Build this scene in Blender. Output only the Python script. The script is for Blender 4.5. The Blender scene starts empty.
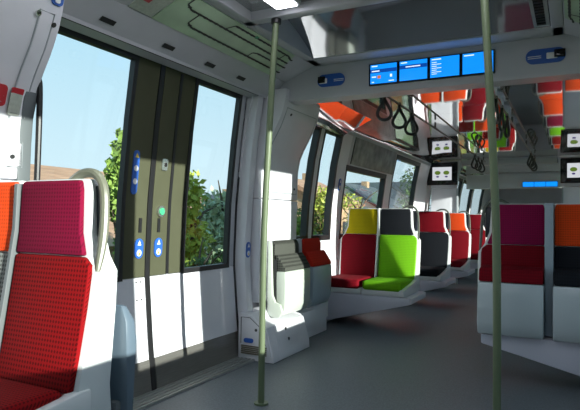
import bpy, bmesh, math, random
from mathutils import Vector, Matrix

random.seed(7)
scene = bpy.context.scene
COL = scene.collection

# ------------------------------------------------------------------ camera
F_PX, W_PX, H_PX = 550.0, 580.0, 410.0
cam_d = bpy.data.cameras.new('camera')
cam = bpy.data.objects.new('camera', cam_d)
COL.objects.link(cam)
cam_d.sensor_fit = 'HORIZONTAL'
cam_d.sensor_width = 36.0
cam_d.lens = 36.0 * F_PX / W_PX
cam_d.clip_start = 0.02
cam_d.clip_end = 500
vx, vy = (575 - 290) / F_PX, -(222 - 205) / F_PX
ydir = Vector((vx, vy, 1.0)).normalized()            # train axis in camera terms (right, up, forward)
updir = Vector((0, 1, 0)); updir = (updir - ydir * updir.dot(ydir)).normalized()
xdir = updir.cross(ydir)
right = Vector((xdir[0], ydir[0], updir[0]))
up = Vector((xdir[1], ydir[1], updir[1]))
fwd = Vector((xdir[2], ydir[2], updir[2]))
m = Matrix((right, up, -fwd)).transposed().to_4x4()
m.translation = (0, 0, 1.1)
cam.matrix_world = m
scene.camera = cam

# ------------------------------------------------------------------ sky, sun, exposure
scene.view_settings.view_transform = 'Standard'
scene.view_settings.look = 'None'
scene.view_settings.gamma = 1.0
scene.view_settings.use_curve_mapping = False
scene.view_settings.exposure = 0.5
scene.cycles.max_bounces = 12
scene.cycles.diffuse_bounces = 6
scene.cycles.glossy_bounces = 6
scene.cycles.transparent_max_bounces = 16
scene.cycles.sample_clamp_indirect = 6.0

world = bpy.data.worlds.new('sky')
scene.world = world
world.use_nodes = True
nt = world.node_tree
nt.nodes.clear()
wo = nt.nodes.new('ShaderNodeOutputWorld')
bg = nt.nodes.new('ShaderNodeBackground')
tc = nt.nodes.new('ShaderNodeTexCoord')
sp = nt.nodes.new('ShaderNodeSeparateXYZ')
cr = nt.nodes.new('ShaderNodeValToRGB')
cr.color_ramp.elements[0].position = 0.0
cr.color_ramp.elements[0].color = (0.72, 0.86, 0.95, 1)
cr.color_ramp.elements[1].position = 0.55
cr.color_ramp.elements[1].color = (0.30, 0.62, 0.85, 1)
nt.links.new(tc.outputs['Generated'], sp.inputs[0])
nt.links.new(sp.outputs['Z'], cr.inputs[0])
nt.links.new(cr.outputs[0], bg.inputs['Color'])
nt.links.new(bg.outputs[0], wo.inputs[0])
bg.inputs['Strength'].default_value = 0.84

sun_d = bpy.data.lights.new('sun', 'SUN')
sun = bpy.data.objects.new('sun', sun_d)
COL.objects.link(sun)
sun_d.energy = 7.5
sun_d.angle = math.radians(0.53)
sun_d.color = (1.0, 0.96, 0.90)
SUN_DIR = Vector((-1.0, 0.27, -0.20))
sun.rotation_euler = SUN_DIR.to_track_quat('-Z', 'Y').to_euler()
sun.location = (6, -2, 4)

# ------------------------------------------------------------------ materials
MATS = {}


def lin(h):
    out = []
    for i in (0, 2, 4):
        c = int(h[i:i + 2], 16) / 255
        out.append(c / 12.92 if c <= 0.04045 else ((c + 0.055) / 1.055) ** 2.4)
    return tuple(out) + (1,)


def mat(name, col, rough=0.5, metal=0.0, noise=0.0, nscale=20.0, bump=0.0, bscale=60.0, coat=0.0, stretch=None, spec=0.5):
    if name in MATS:
        return MATS[name]
    mt = bpy.data.materials.new(name)
    mt.use_nodes = True
    t = mt.node_tree
    b = t.nodes['Principled BSDF']
    c = lin(col) if isinstance(col, str) else tuple(col) + (1,)
    b.inputs['Base Color'].default_value = c
    b.inputs['Roughness'].default_value = rough
    b.inputs['Metallic'].default_value = metal
    b.inputs['Coat Weight'].default_value = coat
    b.inputs['Coat Roughness'].default_value = 0.05
    b.inputs['Specular IOR Level'].default_value = spec
    tcn = t.nodes.new('ShaderNodeTexCoord')
    src = tcn.outputs['Object']
    if stretch:
        mp = t.nodes.new('ShaderNodeMapping')
        mp.inputs['Scale'].default_value = stretch
        t.links.new(src, mp.inputs[0])
        src = mp.outputs[0]
    if noise:
        n = t.nodes.new('ShaderNodeTexNoise')
        n.inputs['Scale'].default_value = nscale
        n.inputs['Detail'].default_value = 5
        t.links.new(src, n.inputs['Vector'])
        r = t.nodes.new('ShaderNodeValToRGB')
        r.color_ramp.elements[0].position = 0.3
        r.color_ramp.elements[1].position = 0.7
        r.color_ramp.elements[0].color = tuple(x * (1 - noise) for x in c[:3]) + (1,)
        r.color_ramp.elements[1].color = tuple(min(1, x * (1 + noise)) for x in c[:3]) + (1,)
        t.links.new(n.outputs['Fac'], r.inputs[0])
        t.links.new(r.outputs[0], b.inputs['Base Color'])
    if bump:
        n2 = t.nodes.new('ShaderNodeTexNoise')
        n2.inputs['Scale'].default_value = bscale
        t.links.new(src, n2.inputs['Vector'])
        bp = t.nodes.new('ShaderNodeBump')
        bp.inputs['Strength'].default_value = bump
        bp.inputs['Distance'].default_value = 0.01
        t.links.new(n2.outputs['Fac'], bp.inputs['Height'])
        t.links.new(bp.outputs[0], b.inputs['Normal'])
    MATS[name] = mt
    return mt


def fabric(name, col, dot=0.45, pitch=0.0145):
    """woven moquette with a grid of small darker dots"""
    if name in MATS:
        return MATS[name]
    mt = bpy.data.materials.new(name)
    mt.use_nodes = True
    t = mt.node_tree
    b = t.nodes['Principled BSDF']
    c = lin(col)
    b.inputs['Roughness'].default_value = 0.85
    b.inputs['Specular IOR Level'].default_value = 0.15
    tcn = t.nodes.new('ShaderNodeTexCoord')
    sep = t.nodes.new('ShaderNodeSeparateXYZ')
    t.links.new(tcn.outputs['Object'], sep.inputs[0])
    add = t.nodes.new('ShaderNodeMath'); add.operation = 'SUBTRACT'
    t.links.new(sep.outputs['Z'], add.inputs[0]); t.links.new(sep.outputs['Y'], add.inputs[1])

    def sine(sock):
        a = t.nodes.new('ShaderNodeMath'); a.operation = 'MULTIPLY'
        a.inputs[1].default_value = 2 * math.pi / pitch
        t.links.new(sock, a.inputs[0])
        s = t.nodes.new('ShaderNodeMath'); s.operation = 'SINE'
        t.links.new(a.outputs[0], s.inputs[0])
        return s.outputs[0]
    mul = t.nodes.new('ShaderNodeMath'); mul.operation = 'ADD'
    t.links.new(sine(sep.outputs['X']), mul.inputs[0]); t.links.new(sine(add.outputs[0]), mul.inputs[1])
    r = t.nodes.new('ShaderNodeValToRGB')
    r.color_ramp.elements[0].position = 0.30
    r.color_ramp.elements[1].position = 0.46
    mr = t.nodes.new('ShaderNodeMapRange')
    mr.inputs['From Min'].default_value = -2; mr.inputs['From Max'].default_value = 2
    t.links.new(mul.outputs[0], mr.inputs[0]); t.links.new(mr.outputs[0], r.inputs[0])
    r.color_ramp.elements[0].color = tuple(x * (1 - dot) for x in c[:3]) + (1,)
    r.color_ramp.elements[1].color = c
    n = t.nodes.new('ShaderNodeTexNoise')
    n.inputs['Scale'].default_value = 260
    mx = t.nodes.new('ShaderNodeMix'); mx.data_type = 'RGBA'; mx.blend_type = 'MULTIPLY'
    mx.inputs['Factor'].default_value = 0.35
    t.links.new(r.outputs[0], mx.inputs['A']); t.links.new(n.outputs['Fac'], mx.inputs['B'])
    t.links.new(mx.outputs['Result'], b.inputs['Base Color'])
    bp = t.nodes.new('ShaderNodeBump')
    bp.inputs['Strength'].default_value = 0.25; bp.inputs['Distance'].default_value = 0.004
    t.links.new(n.outputs['Fac'], bp.inputs['Height'])
    t.links.new(bp.outputs[0], b.inputs['Normal'])
    MATS[name] = mt
    return mt


def glass_mat(name, tint=(0.93, 0.97, 0.96), gloss=1.0):
    mt = bpy.data.materials.new(name)
    mt.use_nodes = True
    t = mt.node_tree
    t.nodes.clear()
    o = t.nodes.new('ShaderNodeOutputMaterial')
    tr = t.nodes.new('ShaderNodeBsdfTransparent')
    tr.inputs[0].default_value = tint + (1,)
    gl = t.nodes.new('ShaderNodeBsdfGlossy')
    gl.inputs['Roughness'].default_value = 0.01
    fr = t.nodes.new('ShaderNodeLayerWeight')
    fr.inputs[0].default_value = 0.5
    pw = t.nodes.new('ShaderNodeMath'); pw.operation = 'POWER'; pw.inputs[1].default_value = 4.5
    mu = t.nodes.new('ShaderNodeMath'); mu.operation = 'MULTIPLY_ADD'; mu.inputs[1].default_value = 0.55 * gloss; mu.inputs[2].default_value = 0.02 * gloss
    t.links.new(fr.outputs['Facing'], pw.inputs[0])
    mx = t.nodes.new('ShaderNodeMixShader')
    t.links.new(pw.outputs[0], mu.inputs[0])
    t.links.new(mu.outputs[0], mx.inputs[0])
    t.links.new(tr.outputs[0], mx.inputs[1]); t.links.new(gl.outputs[0], mx.inputs[2])
    t.links.new(mx.outputs[0], o.inputs[0])
    MATS[name] = mt
    return mt


def emis(name, col, strength=1.0):
    mt = bpy.data.materials.new(name)
    mt.use_nodes = True
    b = mt.node_tree.nodes['Principled BSDF']
    c = lin(col)
    b.inputs['Base Color'].default_value = (0.01, 0.01, 0.01, 1)
    b.inputs['Emission Color'].default_value = c
    b.inputs['Emission Strength'].default_value = strength
    b.inputs['Roughness'].default_value = 0.2
    MATS[name] = mt
    return mt


WHITE = mat('white_plastic', (0.69, 0.69, 0.73), 0.32, noise=0.03, nscale=6)
LINING = mat('grey_lining', (0.50, 0.50, 0.54), 0.35, noise=0.05, nscale=4)
FRAMEG = mat('ceiling_frame_grey', (0.50, 0.50, 0.54), 0.3)
SHELL = mat('seat_shell_white', (0.68, 0.70, 0.70), 0.3)
GREYP = mat('grey_plastic', (0.36, 0.39, 0.41), 0.35)
DIVIDER = mat('divider_grey', (0.11, 0.125, 0.13), 0.5)
BLUEGREY = mat('blue_grey_plastic', (0.30, 0.37, 0.42), 0.35)
LILAC = mat('bracket_lilac', (0.60, 0.60, 0.69), 0.45)
BLACK = mat('black_rubber', (0.012, 0.012, 0.013), 0.45)
BLACKG = mat('black_gloss', (0.010, 0.010, 0.011), 0.12)
OLIVE = mat('dark_olive_panel', (0.075, 0.078, 0.048), 0.5, noise=0.06, nscale=5, spec=.08)
POLEM = mat('olive_pole_paint', (0.13, 0.165, 0.095), 0.35, noise=0.05, nscale=12, spec=.3)
HANDLE = mat('olive_handle', (0.16, 0.165, 0.12), 0.35)
KICK = mat('brushed_kick_plate', (0.25, 0.24, 0.22), 0.34, metal=0.6, noise=0.15, nscale=10, stretch=(1, 1, 40))
STEEL = mat('threshold_steel', (0.42, 0.43, 0.42), 0.35, metal=0.6, noise=0.1, nscale=30)
FLOOR = mat('dark_floor_covering', (0.125, 0.143, 0.158), 0.5, noise=0.22, nscale=90, bump=0.05, bscale=200, spec=0.5)
MIRRORC = mat('polished_ceiling', (0.80, 0.80, 0.82), 0.03, metal=0.92, bump=0.035, bscale=2.4, stretch=(2.0, 0.35, 1))
GLOSSC = mat('glossy_ceiling_panel', (0.52, 0.52, 0.54), 0.07, metal=0.75, bump=0.035, bscale=2.5, stretch=(2.0, 0.4, 1))
MAPG = mat('map_green', (0.42, 0.56, 0.38), 0.35, noise=0.22, nscale=3)
MAPL = mat('map_line_dark', (0.02, 0.025, 0.02), 0.5)
PAPER = mat('printed_paper', (0.40, 0.43, 0.37), 0.5, noise=0.12, nscale=60)
RED = mat('sign_red', (0.45, 0.02, 0.03), 0.4)
BLUE = mat('sticker_blue', (0.025, 0.11, 0.45), 0.35)
STWHITE = mat('sticker_white', (0.78, 0.78, 0.78), 0.4)
YELLOW = mat('sticker_yellow', (0.75, 0.55, 0.05), 0.4)
GREENB = mat('button_green', (0.06, 0.42, 0.20), 0.3)
CHROME = mat('button_metal', (0.62, 0.64, 0.62), 0.2, metal=0.9)
POSTER = mat('dull_poster_panel', (0.19, 0.185, 0.165), 0.3, noise=0.55, nscale=7)
VENT = mat('vent_brown', (0.17, 0.15, 0.11), 0.5)
KEYDARK = mat('dark_screw', (0.05, 0.05, 0.05), 0.4, metal=0.5)
GLASS = glass_mat('window_glass')
SCREENB = emis('screen_blue', '0A86F5', 0.95)
SCREEND = emis('screen_dark_blue', '06449C', 0.8)
SCREENW = emis('screen_white', 'DFEFFF', 0.9)
SCREENO = emis('screen_orange', 'D0784A', 0.7)
SCREENP = emis('monitor_picture', 'C9CCD2', 0.75)
SCREENG = emis('monitor_green', '5F7A2A', 0.6)
SCREENV = emis('monitor_violet', '4A3A78', 0.6)

F_MAGENTA = fabric('fabric_magenta', '860D36', 0.35)
F_PURPLE = fabric('fabric_plum', '96144C', 0.30)
F_RED = fabric('fabric_red', '920A10', 0.62)
F_CRIMSON = fabric('fabric_crimson', '84081B', 0.35)
F_ORANGE = fabric('fabric_orange', 'F0501C', 0.30)
F_YELLOW = fabric('fabric_yellow', 'C4B010', 0.25)
F_GREEN = fabric('fabric_green', '7EC81E', 0.25)
F_BLACK = fabric('fabric_charcoal', '202329', 0.45)
F_GREY = fabric('fabric_grey', '8A8C88', 0.65)
F_DKGREY = fabric('fabric_ribbed_grey', '50524C', 0.75, 0.02)

# ------------------------------------------------------------------ mesh helpers
CX = -0.93                       # train centre line


def tag(o, label=None, cat=None, group=None, kind=None):
    if label: o['label'] = label
    if cat: o['category'] = cat
    if group: o['group'] = group
    if kind: o['kind'] = kind
    return o


def empty(name, loc, rz=0.0):
    o = bpy.data.objects.new(name, None)
    o.empty_display_size = 0.1
    COL.objects.link(o)
    o.location = loc
    o.rotation_euler = (0, 0, rz)
    return o


def wpos(o):
    v = Vector((0, 0, 0))
    while o is not None:
        v = v + o.location
        o = o.parent
    return v


def finish(name, bm, material, parent=None, base=None, smooth=True, local=False):
    """one bmesh -> one object; vertices are given in world space unless local"""
    bmesh.ops.recalc_face_normals(bm, faces=bm.faces)
    me = bpy.data.meshes.new(name)
    bm.to_mesh(me)
    bm.free()
    o = bpy.data.objects.new(name, me)
    COL.objects.link(o)
    if material is not None:
        for mm in (material if isinstance(material, (list, tuple)) else [material]):
            me.materials.append(mm)
    if not local:
        if parent is not None:
            off = wpos(parent)
        else:
            if base is None and me.vertices:
                xs = [v.co.x for v in me.vertices]; ys = [v.co.y for v in me.vertices]; zs = [v.co.z for v in me.vertices]
                base = ((min(xs) + max(xs)) / 2, (min(ys) + max(ys)) / 2, min(zs))
            off = Vector(base)
            o.location = off
        me.transform(Matrix.Translation(-off))
    if parent is not None:
        o.parent = parent
    if smooth:
        me.polygons.foreach_set('use_smooth', [True] * len(me.polygons))
        me.set_sharp_from_angle(angle=math.radians(35))
    return o


def add_box(bm, x0, x1, y0, y1, z0, z1, r=0.0, seg=2):
    vs = [bm.verts.new(p) for p in ((x0, y0, z0), (x1, y0, z0), (x1, y1, z0), (x0, y1, z0), (x0, y0, z1), (x1, y0, z1), (x1, y1, z1), (x0, y1, z1))]
    fs = [bm.faces.new([vs[i] for i in q]) for q in ((0, 3, 2, 1), (4, 5, 6, 7), (0, 1, 5, 4), (1, 2, 6, 5), (2, 3, 7, 6), (3, 0, 4, 7))]
    if r > 0:
        es = set()
        for f in fs: es.update(f.edges)
        bmesh.ops.bevel(bm, geom=list(es), offset=r, segments=seg, profile=0.5, affect='EDGES')


def box(name, x0, x1, y0, y1, z0, z1, material, parent=None, r=0.0, seg=2, **k):
    bm = bmesh.new()
    add_box(bm, min(x0, x1), max(x0, x1), min(y0, y1), max(y0, y1), min(z0, z1), max(z0, z1), r, seg)
    return finish(name, bm, material, parent, **k)


def loft(name, rings, material, parent=None, r=0.0, seg=2, sharp=40, **k):
    """rings: list of closed loops with the same number of points; ends capped; r bevels the hard edges"""
    bm = bmesh.new()
    rows = [[bm.verts.new(p) for p in ring] for ring in rings]
    n = len(rows[0])
    for a, b in zip(rows[:-1], rows[1:]):
        for i in range(n):
            bm.faces.new((a[i], a[(i + 1) % n], b[(i + 1) % n], b[i]))
    bm.faces.new(list(reversed(rows[0])))
    bm.faces.new(rows[-1])
    bmesh.ops.recalc_face_normals(bm, faces=bm.faces)
    if r > 0:
        es = [e for e in bm.edges if len(e.link_faces) == 2 and e.calc_face_angle(0) > math.radians(sharp)]
        bmesh.ops.bevel(bm, geom=es, offset=r, segments=seg, profile=0.5, affect='EDGES', clamp_overlap=True)
    return finish(name, bm, material, parent, **k)


def prism(name, pts, axis, a, b, material, parent=None, r=0.0, **k):
    """polygon pts in the plane normal to axis, extruded from a to b"""
    def P(p, t):
        if axis == 'x': return (t, p[0], p[1])
        if axis == 'y': return (p[0], t, p[1])
        return (p[0], p[1], t)
    return loft(name, [[P(p, a) for p in pts], [P(p, b) for p in pts]], material, parent, r=r, **k)


def catmull(pts, n=6, closed=False):
    pts = [Vector(p) for p in pts]
    out = []
    N = len(pts)
    rng = range(N if closed else N - 1)
    for i in rng:
        if closed:
            p0, p1, p2, p3 = pts[(i - 1) % N], pts[i], pts[(i + 1) % N], pts[(i + 2) % N]
        else:
            p0, p1, p2, p3 = pts[max(i - 1, 0)], pts[i], pts[i + 1], pts[min(i + 2, N - 1)]
        for j in range(n):
            t = j / n
            out.append(0.5 * ((2 * p1) + (p2 - p0) * t + (2 * p0 - 5 * p1 + 4 * p2 - p3) * t * t + (3 * p1 - p0 - 3 * p2 + p3) * t ** 3))
    if not closed: out.append(pts[-1])
    return out


def add_tube(bm, path, rad, seg=10, closed=False, flat=1.0, ref=Vector((0.13, 0.97, 0.2))):
    rows = []
    N = len(path)
    for i, p in enumerate(path):
        if closed: d = path[(i + 1) % N] - path[(i - 1) % N]
        else: d = path[min(i + 1, N - 1)] - path[max(i - 1, 0)]
        d.normalize()
        u = d.cross(ref)
        if u.length < 1e-3: u = d.cross(Vector((1, 0, 0)))
        u.normalize(); v = d.cross(u)
        rr = rad[i] if isinstance(rad, (list, tuple)) else rad
        rows.append([bm.verts.new(p + u * (math.cos(2 * math.pi * k / seg) * rr) + v * (math.sin(2 * math.pi * k / seg) * rr * flat)) for k in range(seg)])
    for i in range(N if closed else N - 1):
        a, b = rows[i], rows[(i + 1) % N]
        for k in range(seg):
            bm.faces.new((a[k], a[(k + 1) % seg], b[(k + 1) % seg], b[k]))
    if not closed:
        bm.faces.new(list(reversed(rows[0]))); bm.faces.new(rows[-1])


def tube(name, pts, rad, material, parent=None, seg=10, smooth_path=0, closed=False, flat=1.0, **k):
    bm = bmesh.new()
    path = catmull(pts, smooth_path, closed) if smooth_path else [Vector(p) for p in pts]
    add_tube(bm, path, rad, seg, closed, flat)
    return finish(name, bm, material, parent, **k)


def mx(x, side):
    return x if side < 0 else 2 * CX - x


def profile(tab):
    def f(z):
        if z <= tab[0][0]: return tab[0][1]
        for (a, xa), (b, xb) in zip(tab[:-1], tab[1:]):
            if z <= b: return xa + (xb - xa) * (z - a) / (b - a)
        return tab[-1][1]
    return f


WALL = profile([(0, -2.36), (0.4, -2.41), (0.8, -2.43), (1.25, -2.405), (1.7, -2.345), (2.05, -2.27), (2.3, -2.20)])
DOOR = profile([(0, -2.345), (0.3, -2.385), (0.75, -2.425), (1.2, -2.41), (1.7, -2.365), (2.05, -2.32), (2.2, -2.30)])
CONS = profile([(0, -2.24), (0.5, -2.255), (1.5, -2.235), (1.62, -2.215), (1.72, -2.17), (1.84, -2.10), (1.97, -2.045), (2.1, -2.02)])


def strip(name, f, side, y0, y1, z0, z1, inset, thick, material, parent=None, step=0.12, r=0.0, **k):
    """a slab that follows the side profile f; inset is how far its inner face stands into the cabin"""
    n = max(1, int(round((z1 - z0) / step)))
    rings = []
    for i in range(n + 1):
        z = z0 + (z1 - z0) * i / n
        xi = mx(f(z) + inset, side); xo = mx(f(z) + inset - thick, side)
        rings.append([(xi, y0, z), (xi, y1, z), (xo, y1, z), (xo, y0, z)])
    return loft(name, rings, material, parent, r=r, **k)


def decal(name, f, side, yc, zc, w, h, rnd, inset, material, parent=None, t=0.004, seg=6):
    """rounded flat sticker on a side surface (a thin raised plate)"""
    pts = []
    rnd = min(rnd, w / 2, h / 2)
    for cx_, cz_, a0 in ((w / 2 - rnd, h / 2 - rnd, 0), (-w / 2 + rnd, h / 2 - rnd, 90), (-w / 2 + rnd, -h / 2 + rnd, 180), (w / 2 - rnd, -h / 2 + rnd, 270)):
        for i in range(seg + 1):
            a = math.radians(a0 + 90 * i / seg)
            pts.append((cx_ + rnd * math.cos(a), cz_ + rnd * math.sin(a)))
    rings = []
    for d in (inset - t, inset + t):
        rings.append([(mx(f(zc + q) + d, side), yc + p, zc + q) for p, q in pts])
    return loft(name, rings, material, parent)


def decal_y(name, xc, zc, w, h, rnd, y, material, parent=None, t=0.004, seg=6, n=(0, 0)):
    """rounded plate facing -Y at depth y"""
    pts = []
    rnd = min(rnd, w / 2, h / 2)
    for cx_, cz_, a0 in ((w / 2 - rnd, h / 2 - rnd, 0), (-w / 2 + rnd, h / 2 - rnd, 90), (-w / 2 + rnd, -h / 2 + rnd, 180), (w / 2 - rnd, -h / 2 + rnd, 270)):
        for i in range(seg + 1):
            a = math.radians(a0 + 90 * i / seg)
            pts.append((xc + cx_ + rnd * math.cos(a), zc + cz_ + rnd * math.sin(a)))
    return loft(name, [[(p, y, q) for p, q in pts], [(p, y + t, q) for p, q in pts]], material, parent)


# ------------------------------------------------------------------ the shell of the carriage
YB, YE = -2.4, 19.0
floor = box('floor', CX - 1.52, CX + 1.52, YB, YE, -0.08, 0.0, FLOOR)
tag(floor, 'dark speckled grey floor covering of the carriage', kind='structure')

roof = box('roof', CX - 1.62, CX + 1.62, YB - .1, YE + .1, 2.56, 2.62, LINING)
tag(roof, 'outer roof of the carriage', kind='structure')
for nm, y0, y1 in (('wall_back', YB - .08, YB), ('wall_front', YE, YE + .08)):
    tag(box(nm, CX - 1.6, CX + 1.6, y0, y1, -.08, 2.56, LINING), 'end wall of the carriage', kind='structure')

# openings along one side: (y0, y1, sill, head)
WINS = [(-1.9, -0.5, .88, 2.03), (-0.3, 1.28, .94, 2.12), (4.56, 5.06, .88, 2.05), (5.17, 5.64, .88, 2.05),
        (5.93, 7.42, .88, 1.715), (7.72, 9.06, .88, 2.03), (10.15, 11.5, .88, 2.03), (11.65, 12.95, .88, 2.03), (13.1, 14.5, .88, 2.03), (14.7, 16.4, .88, 2.03)]
DOORS = [(1.72, 3.70)]


def side_wins(side):
    """the window before the monitors is longer on the right"""
    return [(a, 9.36 if side > 0 and abs(a - 7.72) < .01 else b, s, h) for a, b, s, h in WINS]


def build_side(side):
    nm = 'left' if side < 0 else 'right'
    w = empty('wall_' + nm, (mx(-2.35, side), 4, 0))
    tag(w, 'pale grey %s side lining of the carriage' % nm, kind='structure')
    edges = sorted([(a, b, s, h) for a, b, s, h in side_wins(side)] + [(a, b, 0, 2.12) for a, b in DOORS])
    cur = YB
    for a, b, s, h in edges:
        if a > cur: strip('wall_panel', WALL, side, cur, a, 0, 2.56, 0, .05, WHITE, w)
        if s > 0: strip('sill_panel', WALL, side, a, b, 0, s, 0, .05, WHITE, w)
        strip('head_panel', WALL, side, a, b, h, 2.56, 0, .05, LINING, w)
        cur = b
    strip('wall_panel', WALL, side, cur, YE, 0, 2.56, 0, .05, WHITE, w)
    return w


wall_left = build_side(-1)
wall_right = build_side(1)

nwin = 0
for side in (-1, 1):
    for a, b, s, h in side_wins(side):
        nwin += 1
        wo_ = empty('window_%d' % nwin, (mx(-2.40, side), (a + b) / 2, s))
        tag(wo_, '%s side carriage window with black rubber surround' % ('left' if side < 0 else 'right'), kind='structure')
        fr = 0.045
        strip('frame', WALL, side, a - .008, a + fr * .5, s, h, .005, .07, BLACK, wo_)
        strip('frame', WALL, side, b - fr * .8, b + .008, s, h, .005, .07, BLACK, wo_)
        strip('frame', WALL, side, a - .012, b + .012, s - .012, s + fr, .005, .07, BLACK, wo_)
        strip('frame', WALL, side, a - .012, b + .012, h - fr, h + .012, .005, .07, BLACK, wo_)
        strip('glass_pane', WALL, side, a, b, s, h, -.03, .008, GLASS, wo_)


def pictogram_sticker(side, f, y, z, inset, parent, w=.062, h=.105):
    """small blue rounded sticker: white triangle over a white disc"""
    st = decal('door_sticker', f, side, y, z, w, h, w / 2, inset, BLUE, parent, t=.003)
    bm = bmesh.new()
    zc = z - h * .22
    pts = [(y + .021 * math.cos(i * math.pi / 6), zc + .021 * math.sin(i * math.pi / 6)) for i in range(12)]
    vs = [bm.verts.new((mx(f(q) + inset + .005, side), p, q)) for p, q in pts]
    bm.faces.new(vs)
    finish('pictogram', bm, STWHITE, st)
    bm = bmesh.new()
    vs = [bm.verts.new((mx(f(q) + inset + .005, side), p, q)) for p, q in ((y - .016, z + h * .16), (y + .016, z + h * .16), (y, z + h * .42))]
    bm.faces.new(vs)
    finish('pictogram', bm, STWHITE, st)
    bm = bmesh.new()
    pts = [(y + .008 * math.cos(i * math.pi / 4), zc - .006 + .010 * math.sin(i * math.pi / 4)) for i in range(8)]
    bm.faces.new([bm.verts.new((mx(f(q) + inset + .007, side), p, q)) for p, q in pts])
    finish('pictogram', bm, YELLOW, st)
    return st


def build_door(idx, side, y0, y1, detail):
    d = empty('door_%d' % idx, (mx(-2.38, side), (y0 + y1) / 2, 0))
    tag(d, '%s sliding double door with tall windows and olive centre posts' % ('left' if side < 0 else 'right'), kind='structure')
    ym = y0 + 1.0
    G0, G1 = .72, 2.055
    for k, (a, b, ga, gb) in enumerate(((y0, ym - .012, y0 + .04, ym - .245), (ym + .012, y1, ym + .335, y1 - .075))):
        leaf = empty('door_leaf', (0, 0, 0)); leaf.parent = d
        # pieces around the opening
        strip('lower_panel', DOOR, side, a, b, .205, G0 - .005, 0, .045, WHITE, leaf)
        strip('kick_plate', DOOR, side, a, b, .015, .205, .004, .05, KICK, leaf)
        strip('top_panel', DOOR, side, a, b, G1 + .025, 2.10, 0, .045, LINING, leaf)
        oa, ob = (gb, b) if k == 0 else (a, ga)
        strip('centre_post', DOOR, side, oa, ob, G0, G1 + .025, 0, .045, OLIVE, leaf)
        sa, sb = (a, ga) if k == 0 else (gb, b)
        strip('edge_post', DOOR, side, sa, sb, G0, G1 + .025, 0, .045, BLACK if k == 0 else LINING, leaf)
        strip('glass_pane', DOOR, side, ga, gb, G0, G1, -.02, .008, GLASS, leaf)
        for (p, q, r_, s_) in ((ga - .01, gb + .01, G0 - .012, G0 + .022), (ga - .01, gb + .01, G1 - .022, G1 + .022),
                               (ga - .012, ga + .022, G0, G1), (gb - .022, gb + .010, G0, G1)):
            strip('glass_gasket', DOOR, side, p, q, r_, s_, .006, .04, BLACK, leaf)
        # rubber closing edge
        if k == 0:
            strip('closing_seal', DOOR, side, b - .028, b + .012, .015, 2.1, .008, .05, BLACK, leaf)
        else:
            strip('closing_seal', DOOR, side, a + .150, a + .176, G0, 2.05, .005, .05, BLACK, leaf)
            strip('panel_groove', DOOR, side, a + .154, a + .172, .205, G0, .002, .05, LINING, leaf)
        if detail:
            f = DOOR
            if k == 0:
                yy = b - .085
                st = decal('door_sticker', f, side, yy - .075, 1.37, .05, .27, .025, .004, BLUE, leaf, t=.003)
                for zz, mm_ in ((1.47, YELLOW), (1.395, STWHITE), (1.315, STWHITE)):
                    bm = bmesh.new()
                    n_ = 3 if mm_ is YELLOW else 12
                    bm.faces.new([bm.verts.new((mx(f(zz) + .009, side), yy - .075 + .019 * math.sin(2 * math.pi * i / n_), zz + .019 * math.cos(2 * math.pi * i / n_))) for i in range(n_)])
                    finish('pictogram', bm, mm_, st)
                for dy, zz in ((-.02, .69), (.02, .69), (-.02, .58), (.02, .58)):
                    decal('rivet', f, side, yy + dy, zz, .011, .011, .0055, .002, KEYDARK, leaf, t=.003, seg=2)
                strip('grip_slot', f, side, yy - .012, yy + .012, 1.0, 1.09, .006, .02, BLACK, leaf)
                pictogram_sticker(side, f, yy - .005, .90, .004, leaf, .075, .125)
            else:
                yy = a + .062
                lock = decal('lock', f, side, yy + .012, 1.44, .055, .075, .012, .006, CHROME, leaf, t=.006)
                decal('keyhole', f, side, yy + .018, 1.44, .022, .026, .01, .013, BLACK, lock, t=.003)
                bt = decal('door_button', f, side, yy + .008, 1.135, .068, .072, .034, .008, CHROME, leaf, t=.01)
                decal('button_face', f, side, yy + .008, 1.135, .044, .046, .023, .02, GREENB, bt, t=.004)
                strip('grip_slot', f, side, yy - .010, yy + .014, 1.0, 1.09, .006, .02, BLACK, leaf)
                pictogram_sticker(side, f, yy + .004, .90, .004, leaf, .075, .125)
    return d


build_door(1, -1, *DOORS[0], True)
build_door(2, 1, *DOORS[0], False)

# door thresholds with raised ribs
nt_ = 0
for side in (-1, 1):
    for a, b in DOORS:
        nt_ += 1
        t_ = box('trim_%d' % nt_, mx(-2.37, side), mx(-2.185, side), a - .02, b + .02, .0, .010, STEEL)
        tag(t_, 'ribbed metal threshold strip along the %s sliding door' % ('left' if side < 0 else 'right'), kind='structure')
        for x in (-2.335, -2.30, -2.262, -2.225, -2.195):
            box('rib', mx(x - .008, side), mx(x + .008, side), a - .02, b + .02, .010, .016, STEEL, t_)

# door reveals: curved posts each side of the doorway
npost = 20
for side in (-1, 1):
    for (a, b) in DOORS[:1]:
        for k, (yy, sg) in enumerate(((b, 1), (a, -1))):
            p = empty('trim_%d' % npost, (mx(-2.3, side), yy, 0)); npost += 1
            tag(p, 'white curved door post beside the %s sliding door' % ('left' if side < 0 else 'right'), kind='structure')
            ys = lambda d: yy + sg * d
            # layered vertical strips stepping from door plane to the lining
            for (d0, d1, ins, m_) in ((0.0, .016, .008, BLACK), (.016, .10, .10, WHITE), (.10, .112, .09, BLACK)) if k == 0 else ((0.0, .014, .045, BLACK),):
                y_0, y_1 = sorted((ys(d0), ys(d1)))
                strip('post_strip', DOOR, side, y_0, y_1, .0, 2.13, ins, ins + .05, m_, p, r=.006 if m_ is not BLACK else 0)
            if side < 0 and k == 0:
                pictogram_sticker(side, DOOR, ys(.057), .845, .103, p, .062, .125)

# ------------------------------------------------------------------ consoles (bulging white fairings beside the door)


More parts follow.
